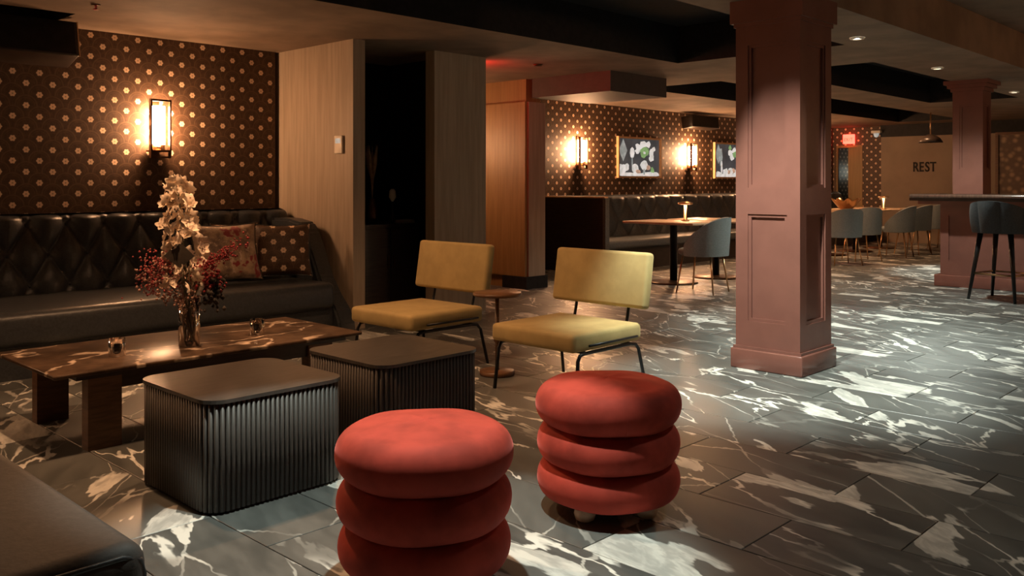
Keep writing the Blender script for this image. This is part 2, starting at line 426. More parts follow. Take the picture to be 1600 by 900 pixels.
# ================================================================== COLUMNS
def panels_on(o, face, half, spans, pw, zz):
    """raised stiles, rails and a bead round each recessed panel, on one face of the shaft"""
    t = .022
    def fbox(m, a0, a1, z0, z1, d0, d1):
        # a: along the face; d: outwards from the core
        lo, hi = half + d0, half + d1
        if face == '-x': m.box(-hi, a0, z0, -lo, a1, z1)
        if face == '+x': m.box(lo, a0, z0, hi, a1, z1)
        if face == '-y': m.box(a0, -hi, z0, a1, -lo, z1)
        if face == '+y': m.box(a0, lo, z0, a1, hi, z1)
    e = half + (t if face in ('-x', '+x') else 0)
    for s in (-1, 1):
        m = MB(); fbox(m, min(s * pw, s * e), max(s * pw, s * e), zz[0], zz[1], 0, t); m.build('stile', 'maroon', o)
    zs = [zz[0]] + [q for sp in spans for q in sp] + [zz[1]]
    for k in range(0, len(zs), 2):
        m = MB(); fbox(m, -pw, pw, zs[k], zs[k + 1], 0, t); m.build('rail', 'maroon', o)
    for z0, z1 in spans:
        m = MB(); w_ = .02
        for q in ((-pw, -pw + w_, z0, z1), (pw - w_, pw, z0, z1), (-pw + w_, pw - w_, z0, z0 + w_), (-pw + w_, pw - w_, z1 - w_, z1)):
            fbox(m, *q, 0, .014)
        q = m.build('moulding', 'maroon', o)
c1 = thing('column', 'maroon panelled square column standing in the open marble floor', 'column', (5.425, 2.755, 0), group='maroon columns')
b = MB(); b.box(-.2, -.2, .13, .2, .2, 2.36); b.build('shaft', 'maroon', c1)
for fc in ('-x', '-y', '+x', '+y'): panels_on(c1, fc, .2, ((.31, 1.0), (1.17, 2.09)), .135, (.13, 2.36))
b = MB(); b.rbox(-.248, -.248, 0, .248, .248, .128, .008, 2); b.box(-.235, -.235, .128, .235, .235, .145); b.build('plinth', 'maroon', c1)
b = MB(); b.box(-.25, -.25, 2.235, .25, .25, ZC); b.box(-.232, -.232, 2.21, .232, .232, 2.235); b.build('capital', 'maroon', c1)

c2 = thing('column', 'grey-lit maroon column with stepped capital rising out of the bar counter', 'column', (11.17, 3.32, 0), group='maroon columns')
b = MB(); b.box(-.14, -.14, 1.075, .14, .14, 2.3); b.build('shaft', 'maroon', c2)
for fc in ('-x', '-y', '+y'): panels_on(c2, fc, .14, ((1.36, 2.1),), .085, (1.075, 2.3))
b = MB(); b.box(-.18, -.18, 2.255, .18, .18, 2.295); b.box(-.21, -.21, 2.295, .21, .21, 2.335); b.box(-.24, -.24, 2.335, .24, .24, ZC); b.build('capital', 'maroon', c2)

bar = thing('bar_counter', 'maroon panelled bar counter with dark polished top around the far column', 'bar counter', (0, 0, 0))
b = MB(); b.box(10.98, .2, .13, 11.5, 3.60, .98); b.build('carcass', 'maroon', bar)
for k in range(5):
    y1 = 3.60 - k * .66; y0 = y1 - .66
    m = MB(); m.box(10.955, y1 - .09, .13, 10.98, y1, .98); m.build('stile', 'maroon', bar)
    m = MB(); m.box(10.955, y0, .13, 10.98, y0 + .06, .98); m.build('stile', 'maroon', bar)
    m = MB(); m.box(10.955, y0 + .06, .13, 10.98, y1 - .09, .29); m.build('rail', 'maroon', bar)
    m = MB(); m.box(10.955, y0 + .06, .83, 10.98, y1 - .09, .98); m.build('rail', 'maroon', bar)
    for za in (.29, .814):
        m = MB(); m.box(10.965, y0 + .06, za, 10.98, y1 - .09, za + .016); m.build('moulding', 'maroon', bar)
b = MB(); b.rbox(10.92, .2, 0, 11.55, 3.66, .135, .008, 2); b.build('plinth', 'maroon', bar)
b = MB(); b.box(10.75, .2, .955, 11.55, 3.78, .995); b.build('apron', 'maroon', bar)
b = MB(); b.rbox(10.62, .2, 1.03, 11.7, 3.84, 1.073, .02, 3); b.build('counter_top', 'counter_wood', bar)
b = MB(); b.box(10.7, .2, .995, 11.6, 3.86, 1.03); b.build('sub_top', 'dark_wood', bar)

# ================================================================== LAMPS
def sconce(x, yw, label, rz=0, glow='lamp_glow'):
    o = thing('wall_sconce', label, 'lamp', (x, yw, 1.65), rz, group='bronze wall sconces')
    b = MB(); b.box(-.035, -.016, -.25, .035, -.001, .22); b.build('backplate', 'bronze', o)
    for s in (-1, 1):
        b = MB(); b.box(s * .078 - .006, -.128, -.25, s * .078 + .006, -.092, .22); b.build('side_bar', 'bronze', o)
    b = MB(); b.box(-.072, -.128, .205, .072, -.10, .22); b.build('top_cap', 'bronze', o)
    b = MB(); b.box(-.073, -.125, -.20, .073, -.016, -.185); b.build('shelf', 'bronze', o)
    b = MB(); b.box(-.073, -.125, -.25, .073, -.11, -.235); b.build('bottom_bar', 'bronze', o)
    b = MB(); b.box(.012, -.10, -.184, .042, -.06, -.14); b.build('switch_block', 'bronze', o)
    b = MB(); b.lathe([(.050, -.139), (.053, -.135), (.053, .165), (.05, .17)], 20, 0, -.070); b.build('shade', glow, o)
    b = MB(); b.lathe([(.03, -.184), (.03, -.14)], 20, 0, -.066); b.build('shade_collar', 'brass', o)
    return o
sconce(3.19, YL, 'bronze wall sconce glowing above the black lounge sofa')
sconce(.26, YL, 'assumed unseen bronze sconce at the near end of the lounge wall')  # assumed past the frame edge by even spacing, adds light on the sofa
sconce(XW, 4.6, 'unseen fill sconce added on the rear wall toward the sofa', R_(90), 'fill_glow')  # added behind the camera as dim warm fill, never in view
sconce(6.5, YD, 'assumed unseen sconce added in the passage behind the partition')  # out of view, assumed in the passage to light the gold stub wall
sconce(8.4, YS, 'unseen fill sconce added on the near side wall by the bar', R_(180))  # added out of frame to brighten the near ceiling and beam face
sconce(12.4, YS, 'unseen fill sconce added on the near side wall past the bar', R_(180))  # also added out of frame, more warm light for the near ceiling
sconce(10.0, YD, 'bronze wall sconce at the start of the dining banquette', 0, 'lamp_glow_bright')
sconce(12.93, YD, 'bronze wall sconce between the two framed pictures', 0, 'lamp_glow_bright')
sconce(15.86, YD, 'assumed bronze wall sconce hidden past the second picture', 0, 'lamp_glow_bright')  # unseen behind the column, assumed from the even spacing

def downlight(x, y, z, label, power=DOWN_W, ang=74, blend=.45, aim=None):
    o = thing('downlight', label, 'ceiling light', (x, y, z), group='recessed ceiling downlights')
    b = MB(); b.lathe([(.034, -.012), (.055, -.012), (.06, -.001)], 28, cap=False); b.build('trim_ring', 'white_plastic', o)
    b = MB(); b.lathe([(.001, -.004), (.033, -.004)], 24, cap=False); b.build('lens', 'down_glow', o)
    light('downlight_beam', 'SPOT', (0, 0, -.02), power, COOL, o, Vector((aim[0] - x, aim[1] - y, aim[2] - z)).to_track_quat('-Z', 'Y').to_euler() if aim else (0, 0, 0), spot_size=R_(ang), spot_blend=blend, shadow_soft_size=.03)
downlight(7.15, 2.99, ZC, 'bright ceiling downlight just past the near column', DOWN_W * .85)
downlight(9.59, 3.18, ZC, 'small ceiling downlight between the two columns', DOWN_W * .42, 140)
downlight(12.8, 3.30, ZC, 'small ceiling downlight beyond the far column')
downlight(3.9, 2.41, ZH, 'assumed tilted ceiling downlight aimed at the near column', DOWN_W * 1.6, 66, .8, (5.05, 2.75, .15))  # not in view, assumed from the light on column and chair
downlight(1.80, 2.12, ZH, 'assumed ceiling downlight above the red stools', DOWN_W * .72, 46, .3, (1.66, 2.16, 0))  # not in view, assumed from the shadows under the stools

downlight(3.6, .8, ZH, 'assumed dim ceiling downlight added over the open floor near the camera', DOWN_W * .085, 100, .8)  # not in view, added to lift the near right floor
def added_spot(x, y, label, power=ADDED_SPOT_W, ang=118):  # each of these is an unseen spot added for warm light
    o = thing('added_spotlight', label, 'ceiling light', (x, y, ZH), group='added warm spotlights')
    b = MB(); b.box(-.03, -.03, -.03, .03, .03, -.001); b.build('adapter', 'black_metal', o)
    b = MB(); b.lathe([(.03, -.16), (.035, -.15), (.035, -.04), (.01, -.03)], 20, cap=False); b.build('can', 'black_metal', o)
    b = MB(); b.lathe([(.001, -.15), (.032, -.15)], 20, cap=False); b.build('lens', 'lamp_glow_low', o)
    light('added_spot_beam', 'SPOT', (0, 0, -.165), power, WARM, o, spot_size=R_(ang), spot_blend=.6, shadow_soft_size=.04)
added_spot(1.55, 4.0, 'assumed unseen spotlight added in the dark ceiling recess over the coffee table')  # assumed above the frame, added as warm overhead light on table and flowers
added_spot(3.05, 4.1, 'assumed unseen spotlight added in the dark ceiling recess before the lounge chairs')  # also assumed above the frame, added to warm the lounge chairs
added_spot(9.45, 5.58, 'hidden fill spotlight added in the far ceiling recess above the nearest dining table', 75)  # this spot and those below it are hidden, added to brighten the dining tables
added_spot(12.2, 5.58, 'hidden fill spotlight added in the far ceiling recess behind the near column', 75)
added_spot(15.0, 5.58, 'hidden fill spotlight added in the far ceiling recess above the farther dining tables', 75)
def text_mesh(name, body, size, extrude, mat, parent, loc, rot, offset=0.0):
    c = bpy.data.curves.new(name, 'FONT'); c.body = body; c.size = size; c.extrude = extrude; c.offset = offset; c.align_x = 'CENTER'
    o = bpy.data.objects.new(name, c); COL.objects.link(o)
    me = bpy.data.meshes.new_from_object(o); bpy.data.objects.remove(o); bpy.data.curves.remove(c)
    me.materials.clear(); me.materials.append(MATS[mat]); return place(name, me, parent, loc, rot)
def exit_sign(loc, rz, label, flip=False):
    o = thing('exit_sign', label, 'exit sign', loc, rz)
    b = MB(); b.rbox(-.12, -.03, -.1, .12, .03, .1, .008, 2); b.build('housing', 'exit_glow', o)
    for ch, x in zip('EXIT', (-.075, -.022, .026, .072)):
        text_mesh('letter', ch, .10, .002, 'white_plastic', o, (x, -.033, -.045), (R_(90), 0, 0))
    return o
exit_sign((XE - .06, 7.93, 2.13), R_(-90), 'red exit sign above the far door')
assumed_sign = exit_sign((5.89, 6.33, 2.24), R_(90), 'assumed unseen red exit sign added behind the grey partition')  # sign out of view, assumed there as source of the red glow
b = MB(); b.box(-.02, -.02, .1, .02, .02, .139); b.build('hanger', 'white_plastic', assumed_sign)
light('assumed_exit_light', 'AREA', (0, -.05, 0), 4.5, (1, .04, .03), assumed_sign, (R_(-90), 0, 0), size=.28)  # added red light from the assumed sign, tints soffit and ceiling

# ================================================================== SOFA ALONG THE LOUNGE WALL
def tuft(p, q, A):
    def f(u, v):
        a = u / p + v / q; c = u / p - v / q
        return A * (abs(math.sin(math.pi * a)) * abs(math.sin(math.pi * c))) ** .45
    return f
sofa = thing('sofa', 'long black leather tufted sofa under the dotted wallpaper', 'sofa', (0, 0, 0))
SX0, SX1, SF = -2.2, 4.10, 5.86
tf_ = tuft(.27, .46, .065)
def back(i, j):
    x = SX0 + i * (4.26 - SX0); v = j
    z = .40 + v * .58; y = 6.80 + .10 * v ** 1.5
    if v > .94: z = .40 + .94 * .58 + .03 * math.sin((v - .94) / .06 * math.pi / 2); y += (v - .94) / .06 * .05
    edge = min(1, (1 - v) / .04)
    return (x, y - tf_(x, (v - .12) * .62) * min(1, edge), z)
b = MB(); b.grid(back, 430, 48)
b.add([(SX0, 6.9, .98), (4.26, 6.9, .98), (4.26, 7.08, .965), (SX0, 7.08, .965)], [(0, 1, 2, 3)]); b.box(SX0, 6.92, 0, 4.26, 7.08, .964)
b.build('backrest', 'leather', sofa)
bt = MB(); bt.lathe([(.001, .008), (.012, .004), (.014, -.004)], 10, cap=False); btm = bt.mesh('button', 'leather')
for r in range(0, 3):
    for k in range(-8, 16):
        x = .27 * (k + .5 * (r % 2)); v = .12 + .23 * r / .62; z = .40 + v * .58
        if SX0 < x < 4.05: place('button', btm, sofa, (x, 6.80 + .10 * v ** 1.5 - .004, z), (R_(90), 0, 0))
b = MB(); b.rbox(SX0, SF, .20, SX1, 6.83, .42, .06, 4); b.build('seat', 'leather', sofa)
b = MB(); b.box(SX0, SF + .06, 0, SX1, 6.8, .21); b.build('base', 'leather', sofa)
prof = [(7.06, 0), (7.06, .90), (6.60, .90), (6.40, .87), (6.33, .80), (6.13, .44), (6.02, .31), (5.90, .20), (5.84, .10), (5.82, 0)]
bm = bmesh.new(); vs_ = [bm.verts.new((SX1 + .005, y, z)) for y, z in prof]; f = bm.faces.new(vs_)
r = bmesh.ops.extrude_face_region(bm, geom=[f])
for v in r['geom']:
    if isinstance(v, bmesh.types.BMVert): v.co.x += .16
bmesh.ops.recalc_face_normals(bm, faces=list(bm.faces))
bmesh.ops.bevel(bm, geom=[e for e in bm.edges], offset=.02, segments=2, affect='EDGES')
b = MB(); b.frombm(bm, False); b.build('arm', 'leather', sofa)

# foreground bench
fs = thing('bench', 'taupe leather bench corner in the near foreground', 'bench', (0, 0, 0))
b = MB(); b.rbox(-.15, 1.90, .17, .85, 3.75, .425, .05, 5); b.build('seat', 'taupe_leather', fs)
b = MB(); b.tube([(-.1, 1.908, .402), (.79, 1.908, .402), (.83, 1.915, .385), (.842, 1.925, .35), (.843, 1.93, .2)], .006, 6)
b.build('piping', 'leather', fs)
b = MB(); b.box(-.1, 1.96, .02, .79, 3.7, .175); b.build('base', 'black_paint', fs)

# pillows
def pillow(name, wd, ht, th, mat, label, loc, rot, group='sofa pillows'):
    b = MB()
    def fn(sg):
        def f_(i, j):
            u, v = i * 2 - 1, j * 2 - 1
            pinch = 1 - .10 * (1 - abs(u) ** 2) * (abs(v) ** 3)
            pinch2 = 1 - .10 * (1 - abs(v) ** 2) * (abs(u) ** 3)
            t = th * ((1 - abs(u) ** 3) * (1 - abs(v) ** 3)) ** .55
            return (u * wd / 2 * pinch2, v * ht / 2 * pinch, sg * t / 2)
        return f_
    b.grid(fn(1), 18, 18); b.grid(fn(-1), 18, 18, flip=True)
    o = thing(name, label, 'pillow', loc, group=group); o.rotation_euler = rot
    b.build('cover', mat, o)
    b = MB(); pts = []
    f0 = fn(0)
    for k in range(80):
        s = k / 20.0
        e = int(s); q = s - e
        i, j = ((q, 0), (1, q), (1 - q, 1), (0, 1 - q))[e]
        pts.append(f0(i, j))
    b.tube(pts, .006, 6, closed=True); b.build('piping', 'dark_leaf' if mat == 'floral' else 'leather', o)
    return o
pillow('pillow', .54, .46, .16, 'floral', 'tan floral pillow with red blossoms leaning on the sofa back', (3.42, 6.36, .665), (R_(72), 0, R_(-6)))
pillow('pillow', .46, .44, .17, 'pillow_dots', 'dark dotted pillow leaning in the corner of the sofa', (3.88, 6.30, .66), (R_(74), 0, R_(-26)))
pillow('pillow', .44, .42, .15, 'floral', 'tan pillow mostly hidden behind the dotted one', (3.66, 6.62, .67), (R_(80), 0, R_(3)))

# ================================================================== COFFEE TABLE
ct = thing('coffee_table', 'low brown marble coffee table on dark slab legs by the sofa', 'coffee table', (0, 0, 0))
b = MB(); b.rbox(1.40, 4.10, .342, 3.04, 4.90, .361, .006, 2); b.build('table_top', 'table_marble', ct)
for x0 in (1.55, 2.70):
    for y0 in (4.12, 4.77):
        b = MB(); b.box(x0, y0, 0, x0 + .15, y0 + .07, .322); b.build('leg', 'walnut', ct)
for y0 in (4.135, 4.80):
    b = MB(); b.box(1.70, y0, .262, 2.70, y0 + .03, .322); b.build('rail', 'dark_wood', ct)
b = MB(); b.box(1.50, 4.12, .322, 2.94, 4.88, .342); b.build('under_frame', 'dark_wood', ct)

# fluted boxes
def fluted(loc, label):
    W, Hh, rc = .30, .418, .085
    o = thing('fluted_side_table', label, 'side table', loc, group='fluted cube tables')
    def outline(W, rc, n=8):
        out = []
        for qx, qy, a0 in ((1, 1, 0), (-1, 1, 90), (-1, -1, 180), (1, -1, 270)):
            for k in range(n + 1):
                a = R_(a0 + 90 * k / n); out.append((qx * (W - rc) + rc * math.cos(a), qy * (W - rc) + rc * math.sin(a)))
        return out
    b = MB(); b.prism(outline(W - .012, rc - .012), .012, Hh - .014); b.build('core', 'dark_wood', o)
    b = MB(); b.prism(outline(W + .002, rc), Hh - .014, Hh); b.build('top', 'box_top', o)
    b = MB(); b.prism(outline(W - .02, rc - .02), 0, .012); b.build('foot_plinth', 'black_paint', o)
    sm = MB(); pr = [(-.0005, -.0088), (.005, -.0078), (.0085, -.004), (.0095, 0), (.0085, .004), (.005, .0078), (-.0005, .0088)]
    sm.prism(pr, .012, Hh - .014, True); sme = sm.mesh('slat', 'box_wood')
    pts = outline(W - .012, rc - .012, 24); L = [0]
    for k in range(len(pts)):
        p, q = pts[k], pts[(k + 1) % len(pts)]; L.append(L[-1] + math.hypot(q[0] - p[0], q[1] - p[1]))
    n = 108
    for k in range(n):
        s = (k + .5) / n * L[-1]
        i = max(j for j in range(len(pts)) if L[j] <= s); p, q = pts[i], pts[(i + 1) % len(pts)]
        t = (s - L[i]) / max(1e-9, L[i + 1] - L[i]); x, y = p[0] + (q[0] - p[0]) * t, p[1] + (q[1] - p[1]) * t
        ang = math.atan2(q[1] - p[1], q[0] - p[0]) - math.pi / 2
        place('slat', sme, o, (x, y, 0), (0, 0, ang))
    return o
fluted((1.83, 3.27, 0), 'dark fluted cube table standing nearest the camera')
fluted((2.64, 3.32, 0), 'dark fluted cube table half hidden behind the first one')

# ================================================================== RED STOOLS
def stool(loc, label, rz):
    o = thing('pouf_stool', label, 'stool', loc, rz, 'red velvet roll stools')
    rl = [(.055, .185, .262), (.185, .32, .265), (.32, .462, .268)]
    for k, (z0, z1, r) in enumerate(rl):
        zc, hz = (z0 + z1) / 2, (z1 - z0) / 2 + .004
        pr = []
        ins = .13
        for a in range(-90, 91, 10):
            c = math.cos(R_(a)); s = math.sin(R_(a))
            pr.append((r - hz * 1.02 + hz * 1.02 * (c ** .8 if c > 0 else 0), zc + hz * s))
        if k == 2: pr += [(.17, z1 + .006), (.14, z1 + .013), (.08, z1 + .019), (.001, z1 + .021)]
        else: pr += [(.05, z1)]
        pr = [(.05, z0)] + pr
        b = MB(); b.lathe(pr, 72, cap=True)
        b.v = [(x * (1 + .008 * math.sin(3 * math.atan2(y, x) + k)), y * (1 + .008 * math.sin(2 * math.atan2(y, x) + 2 * k)), z + .002 * math.sin(5 * math.atan2(y, x) + k)) for x, y, z in b.v]
        ro = b.build('roll', 'red_velvet', o)
        if k == 2:
            s_ = MB(); s_.tube([(r * .999 * math.cos(R_(a)), r * .999 * math.sin(R_(a)), 0) for a in range(0, 2)], .001)
            p_ = []
            for a in range(-60, 61, 12): p_.append(((r - hz + hz * math.cos(R_(a)) ** .8 + .001), 0, zc + hz * math.sin(R_(a))))
            s_ = MB(); s_.tube(p_, .0016, 5); s_.build('seam', 'red_velvet', ro)
    b = MB(); b.lathe([(.15, .03), (.16, .06)], 32); b.build('under_plate', 'dark_wood', o)
    for k in range(4):
        a = R_(45 + 90 * k)
        b = MB(); b.lathe([(.02, 0), (.034, .008), (.04, .028), (.034, .05), (.02, .056)], 18, .16 * math.cos(a), .16 * math.sin(a)); b.build('bun_foot', 'table_wood', o)
    return o
stool((1.76, 2.06, 0), 'red velvet three-roll stool nearest the camera', R_(20))
stool((2.617, 2.025, 0), 'red velvet three-roll stool beside the nearest one, darker on top', R_(-128))

# ================================================================== LOUNGE CHAIRS (face -X)
def lounge_chair(loc, rz, label):
    o = thing('lounge_chair', label, 'chair', loc, rz, 'mustard velvet lounge chairs')
    b = MB(); b.rbox(-.32, -.315, .283, .30, .315, .385, .026, 3)
    b.v = [(x, y, z + .012 * (1 - (x / .33) ** 2) * (1 - (y / .33) ** 2) * (1 if z > .35 else 0)) for x, y, z in b.v]
    b.build('seat', 'mustard_velvet', o)
    b = MB(); b.rbox(-.035, -.355, -.165, .035, .355, .165, .022, 3)
    b.v = [(x + .07 * (y / .355) ** 2 * -.25, y, z) for x, y, z in b.v]
    b.build('backrest', 'mustard_velvet', o, (.335, 0, .625), (0, R_(9), 0))
    for s in (-1, 1):
        y = s * .30
        b = MB(); b.tube([(-.29, y * 1.04, 0), (-.268, y, .235), (-.25, y, .265), (-.215, y, .272), (.20, y, .272), (.255, y, .265), (.285, y, .235), (.335, y * 1.06, 0)], .0105, 8); b.build('side_frame', 'black_metal', o)
        b = MB(); b.tube([(-.20, s * .325, .315), (.24, s * .325, .315)], .007, 8); b.build('side_rod', 'black_metal', o)
        b = MB(); b.tube([(.22, s * .20, .296), (.29, s * .20, .33), (.316, s * .20, .42), (.355, s * .20, .62)], .0095, 8); b.build('back_support', 'black_metal', o)
    for x in (-.2, .2):
        b = MB(); b.tube([(x, -.30, .274), (x, .30, .274)], .009, 8); b.build('cross_bar', 'black_metal', o)
    return o
ch2 = lounge_chair((3.97, 3.37, 0), R_(0), 'mustard velvet lounge chair whose back catches the cool light')
copy_tree(ch2, (3.82, 4.54, 0), R_(0), 'mustard velvet lounge chair nearer the sofa and partition')

sd = thing('drink_table', 'small round wooden drink table between the lounge chairs', 'side table', (3.95, 3.93, 0))
b = MB(); b.lathe([(.145, .495), (.152, .502), (.152, .512), (.145, .517)], 32); b.build('table_top', 'walnut', sd)
b = MB(); b.lathe([(.013, .03), (.013, .20), (.022, .21), (.022, .235), (.013, .245), (.013, .496)], 16); b.build('pole', 'walnut', sd)
b = MB(); b.lathe([(.105, 0), (.11, .006), (.11, .026), (.10, .031)], 32); b.build('base', 'walnut', sd)

# ================================================================== THINGS ON THE COFFEE TABLE
def tumbler(loc, label):
    o = thing('tumbler_glass', label, 'glass', loc, group='glass tumblers on the coffee table')
    b = MB(); b.lathe([(.001, .012), (.033, .012), (.036, .085), (.040, .085), (.038, 0), (.001, 0)], 24, cap=False); b.build('tumbler', 'clear_glass', o)
tumbler((1.78, 4.37, .362), 'clear glass tumbler near the open end of the coffee table')
tumbler((2.57, 4.43, .362), 'clear glass tumbler past the vase, nearer the chairs')

vz = .362
ar = thing('flower_arrangement', 'tall white blossoms and red berries in a glass vase on the coffee table', 'flowers', (2.156, 4.39, vz)); ar.scale = (1.05,) * 3
b = MB(); b.lathe([(.001, .012), (.042, .012), (.047, .235), (.052, .235), (.05, .002), (.046, 0), (.001, 0)], 28, cap=False); b.build('vase', 'clear_glass', ar)
b = MB()
for k in range(16):
    a = random.uniform(0, 6.28); r0 = .03; r1 = random.uniform(.03, .14)
    b.tube([(r0 * math.cos(a + 2), r0 * math.sin(a + 2), .02), (.012 * math.cos(a), .012 * math.sin(a), .2), (r1 * math.cos(a), r1 * math.sin(a), random.uniform(.32, .5))], .0028, 5)
b.build('stems', 'stem', ar)
# blossom: five cupped petals
def blossom():
    m = MB()
    for k in range(5):
        a = 2 * math.pi * k / 5
        def pf(i, j, a=a):
            r = .004 + .026 * j; wv = .013 * math.sin(math.pi * min(.93, j * .8 + .18)) * (i * 2 - 1)
            x, y = r, wv; z = .010 * j * j + .004 * (i * 2 - 1) ** 2
            return (x * math.cos(a) - y * math.sin(a), x * math.sin(a) + y * math.cos(a), z)
        m.grid(pf, 2, 3)
    m.lathe([(.005, 0), (.004, .006), (.001, .008)], 6, cap=False)
    return m.mesh('blossom', 'petal')
blm = blossom()
rnd = random.Random(11)
# camera-left is about (-.69, .72); spike leans to that side
LX, LY = -.693, .7206
for k in range(120):
    s = rnd.random() ** .9
    z = .28 + s * .54
    lean = .10 * (s ** 1.3) - .0
    rad = (.085 * (1 - s) ** .6 + .038) * math.sqrt(rnd.random())
    if s > .93: rad *= .8
    a = rnd.uniform(0, 6.28)
    x, y = lean * LX * .55 + rad * math.cos(a), lean * LY * .55 + rad * math.sin(a)
    o = place('blossom', blm, ar, (x + LX * .015, y + LY * .015, z), (rnd.uniform(.6, 1.9), rnd.uniform(-.6, .6), rnd.uniform(0, 6.28)))
    sc_ = rnd.uniform(.8, 1.25); o.scale = (sc_, sc_, sc_)
b = MB(); b.tube([(0, 0, .2), (LX * .03, LY * .03, .5), (LX * .06, LY * .06, .8)], .004, 6); b.build('spike_stem', 'stem', ar)
def berries(n, cx, cz, sx, sz, mat, name, seed, size=.007, depth=.07, slope=0):
    q = random.Random(seed); m = MB()
    for k in range(n):
        u, v, wv = q.gauss(0, 1), q.gauss(0, 1), q.gauss(0, 1)
        u = max(-2, min(2, u)); v = max(-2, min(2, v))
        l = cx + u * sx; z = cz + v * sz + slope * (l - cx); dd = wv * depth
        px, py = l * LX + dd * .72, l * LY + dd * .69
        s = size * q.uniform(.6, 1.3)
        m.add([(px + s, py, z), (px - s, py, z), (px, py + s, z), (px, py - s, z), (px, py, z + s), (px, py, z - s)],
              [(0, 2, 4), (2, 1, 4), (1, 3, 4), (3, 0, 4), (2, 0, 5), (1, 2, 5), (3, 1, 5), (0, 3, 5)], True)
    tag(m.build(name, mat, ar), kind='stuff')
berries(330, .155, .36, .048, .055, 'berry', 'red_berries', 3, .0065, .05)
berries(190, .13, .33, .06, .05, 'pink_leaf', 'dried_blooms', 4, .008, .05)
berries(170, .03, .235, .038, .035, 'pink_leaf', 'dried_blooms', 5, .007, .04)
berries(260, -.13, .42, .075, .022, 'deep_red', 'red_sprays', 6, .0065, .03, slope=-.62)
berries(120, -.10, .33, .03, .035, 'deep_red', 'red_sprays', 8, .010, .03)
berries(90, -.12, .25, .028, .04, 'dark_leaf', 'dark_foliage', 9, .014, .03)
def leaf(cx, cz, wd, ht, name='leaf', dd=-.09):
    m = MB(); pts = [(-wd / 2, 0), (-.1 * wd, ht / 2), (0, ht * .52), (wd * .12, ht / 2), (wd / 2, 0), (.05 * wd, -ht / 2)]
    vs_ = []
    for off in (0, .003):
        for l, z in pts:
            cup = .02 * abs(l) / wd
            L_ = cx - l; vs_.append((L_ * LX + (dd + off + cup) * .72, L_ * LY + (dd + off + cup) * .69, cz + z))
    n = len(pts); m.add(vs_, [tuple(range(n)), tuple(range(2 * n - 1, n - 1, -1))] + [(i, i + n, (i + 1) % n + n, (i + 1) % n) for i in range(n)])
    m.build(name, 'dark_leaf', ar)
leaf(.02, .445, .15, .115)

# ================================================================== WALL AND CEILING FITTINGS
t_ = thing('thermostat', 'small cream wall thermostat on the timber partition', 'thermostat', (4.339, 6.16, 1.52))
b = MB(); b.rbox(-.022, -.055, -.075, 0, .055, .075, .006, 2); b.build('housing', 'white_plastic', t_)
b = MB(); b.box(-.0235, -.035, .01, -.0222, .035, .05); b.build('display', 'art_grey', t_)
sp = thing('wall_speaker', 'large dark box speaker mounted high on the lounge wall', 'speaker', (2.02, 6.80, 2.20)); sp.rotation_euler = (R_(-14), 0, R_(-3))
b = MB(); b.rbox(-.44, -.13, -.13, .42, .13, .13, .008, 2); b.build('cabinet', 'dark_wood', sp)
b = MB(); b.box(-.42, -.136, -.115, .40, -.131, .115); b.build('grille', 'black_paint', sp)
b = MB(); b.box(.4205, -.131, -.13, .428, -.118, .13); b.build('edge_trim', 'frame_wood', sp)
b = MB(); b.box(-.05, .13, -.05, .05, .285, .02); b.build('bracket', 'black_metal', sp)
sp2 = thing('wall_speaker', 'small dark box speaker high on the dining wall', 'speaker', (13.1, YD - .13, 2.22)); sp2.rotation_euler = (R_(-8), 0, 0)
b = MB(); b.rbox(-.42, -.11, -.10, .42, .10, .10, .008, 2); b.build('cabinet', 'dark_wood', sp2)
b = MB(); b.box(-.40, -.116, -.09, .40, -.111, .09); b.build('grille', 'black_paint', sp2)
b = MB(); b.box(-.06, .10, -.04, .06, .125, .04); b.build('bracket', 'black_metal', sp2)
for (x, y, lb) in ((2.6, 5.35, 'small red fire sprinkler on the lounge ceiling'),):
    o = thing('sprinkler', lb, 'sprinkler', (2.33, 6.06, ZC))
    b = MB(); b.lathe([(.03, -.004), (.028, -.0005)], 16); b.build('escutcheon', 'bronze', o)
    b = MB(); b.lathe([(.008, -.03), (.008, -.004)], 10); b.lathe([(.018, -.034), (.018, -.03)], 12); b.build('head', 'berry', o)
o = thing('smoke_detector', 'small round ceiling sensor in front of the red-lit soffit', 'detector', (6.55, 5.95, ZC))
b = MB(); b.lathe([(.03, -.02), (.045, -.012), (.048, 0)], 20); b.build('housing', 'bronze', o)
o = thing('dome_camera', 'white dome security camera near the far exit sign', 'camera', (XE - .32, 7.25, 2.20))
b = MB(); b.box(-.04, -.09, .02, .12, .09, .07); b.build('mount', 'white_plastic', o)
b = MB(); b.lathe([(.001, -.07), (.04, -.05), (.055, 0), (.055, .02)], 18, cap=False); b.build('dome', 'art_grey', o)

# far wall lettering, the last letters stay behind the far column
sg = thing('wall_lettering', 'dark REST lettering on the far plain wall', 'sign', (XE - .2, 0, 0))
for ch, y in zip('REST', (6.51, 6.40, 6.29, 6.18)):
    text_mesh('letter', ch, .27, .006, 'grey_letters', sg, (-.008, y, 1.43), (R_(90), 0, R_(-90)), .004).scale = (.72, 1, 1)
o = thing('door_plate', 'small pale plate on the far wall below the lettering', 'sign', (XE - .2, 5.60, 1.29))
b = MB(); b.rbox(-.02, -.2, -.045, -.001, .2, .045, .006, 2); b.build('plate', 'white_plastic', o)
pn = thing('pendant_lamp', 'dark dome pendant hanging near the far wall', 'lamp', (15.6, 5.28, 0))
b = MB(); b.lathe([(.001, 2.02), (.05, 2.01), (.15, 1.95), (.19, 1.88), (.185, 1.88), (.14, 1.94), (.04, 1.99), (.001, 2.0)], 28, cap=False); b.build('shade', 'dark_wood', pn)
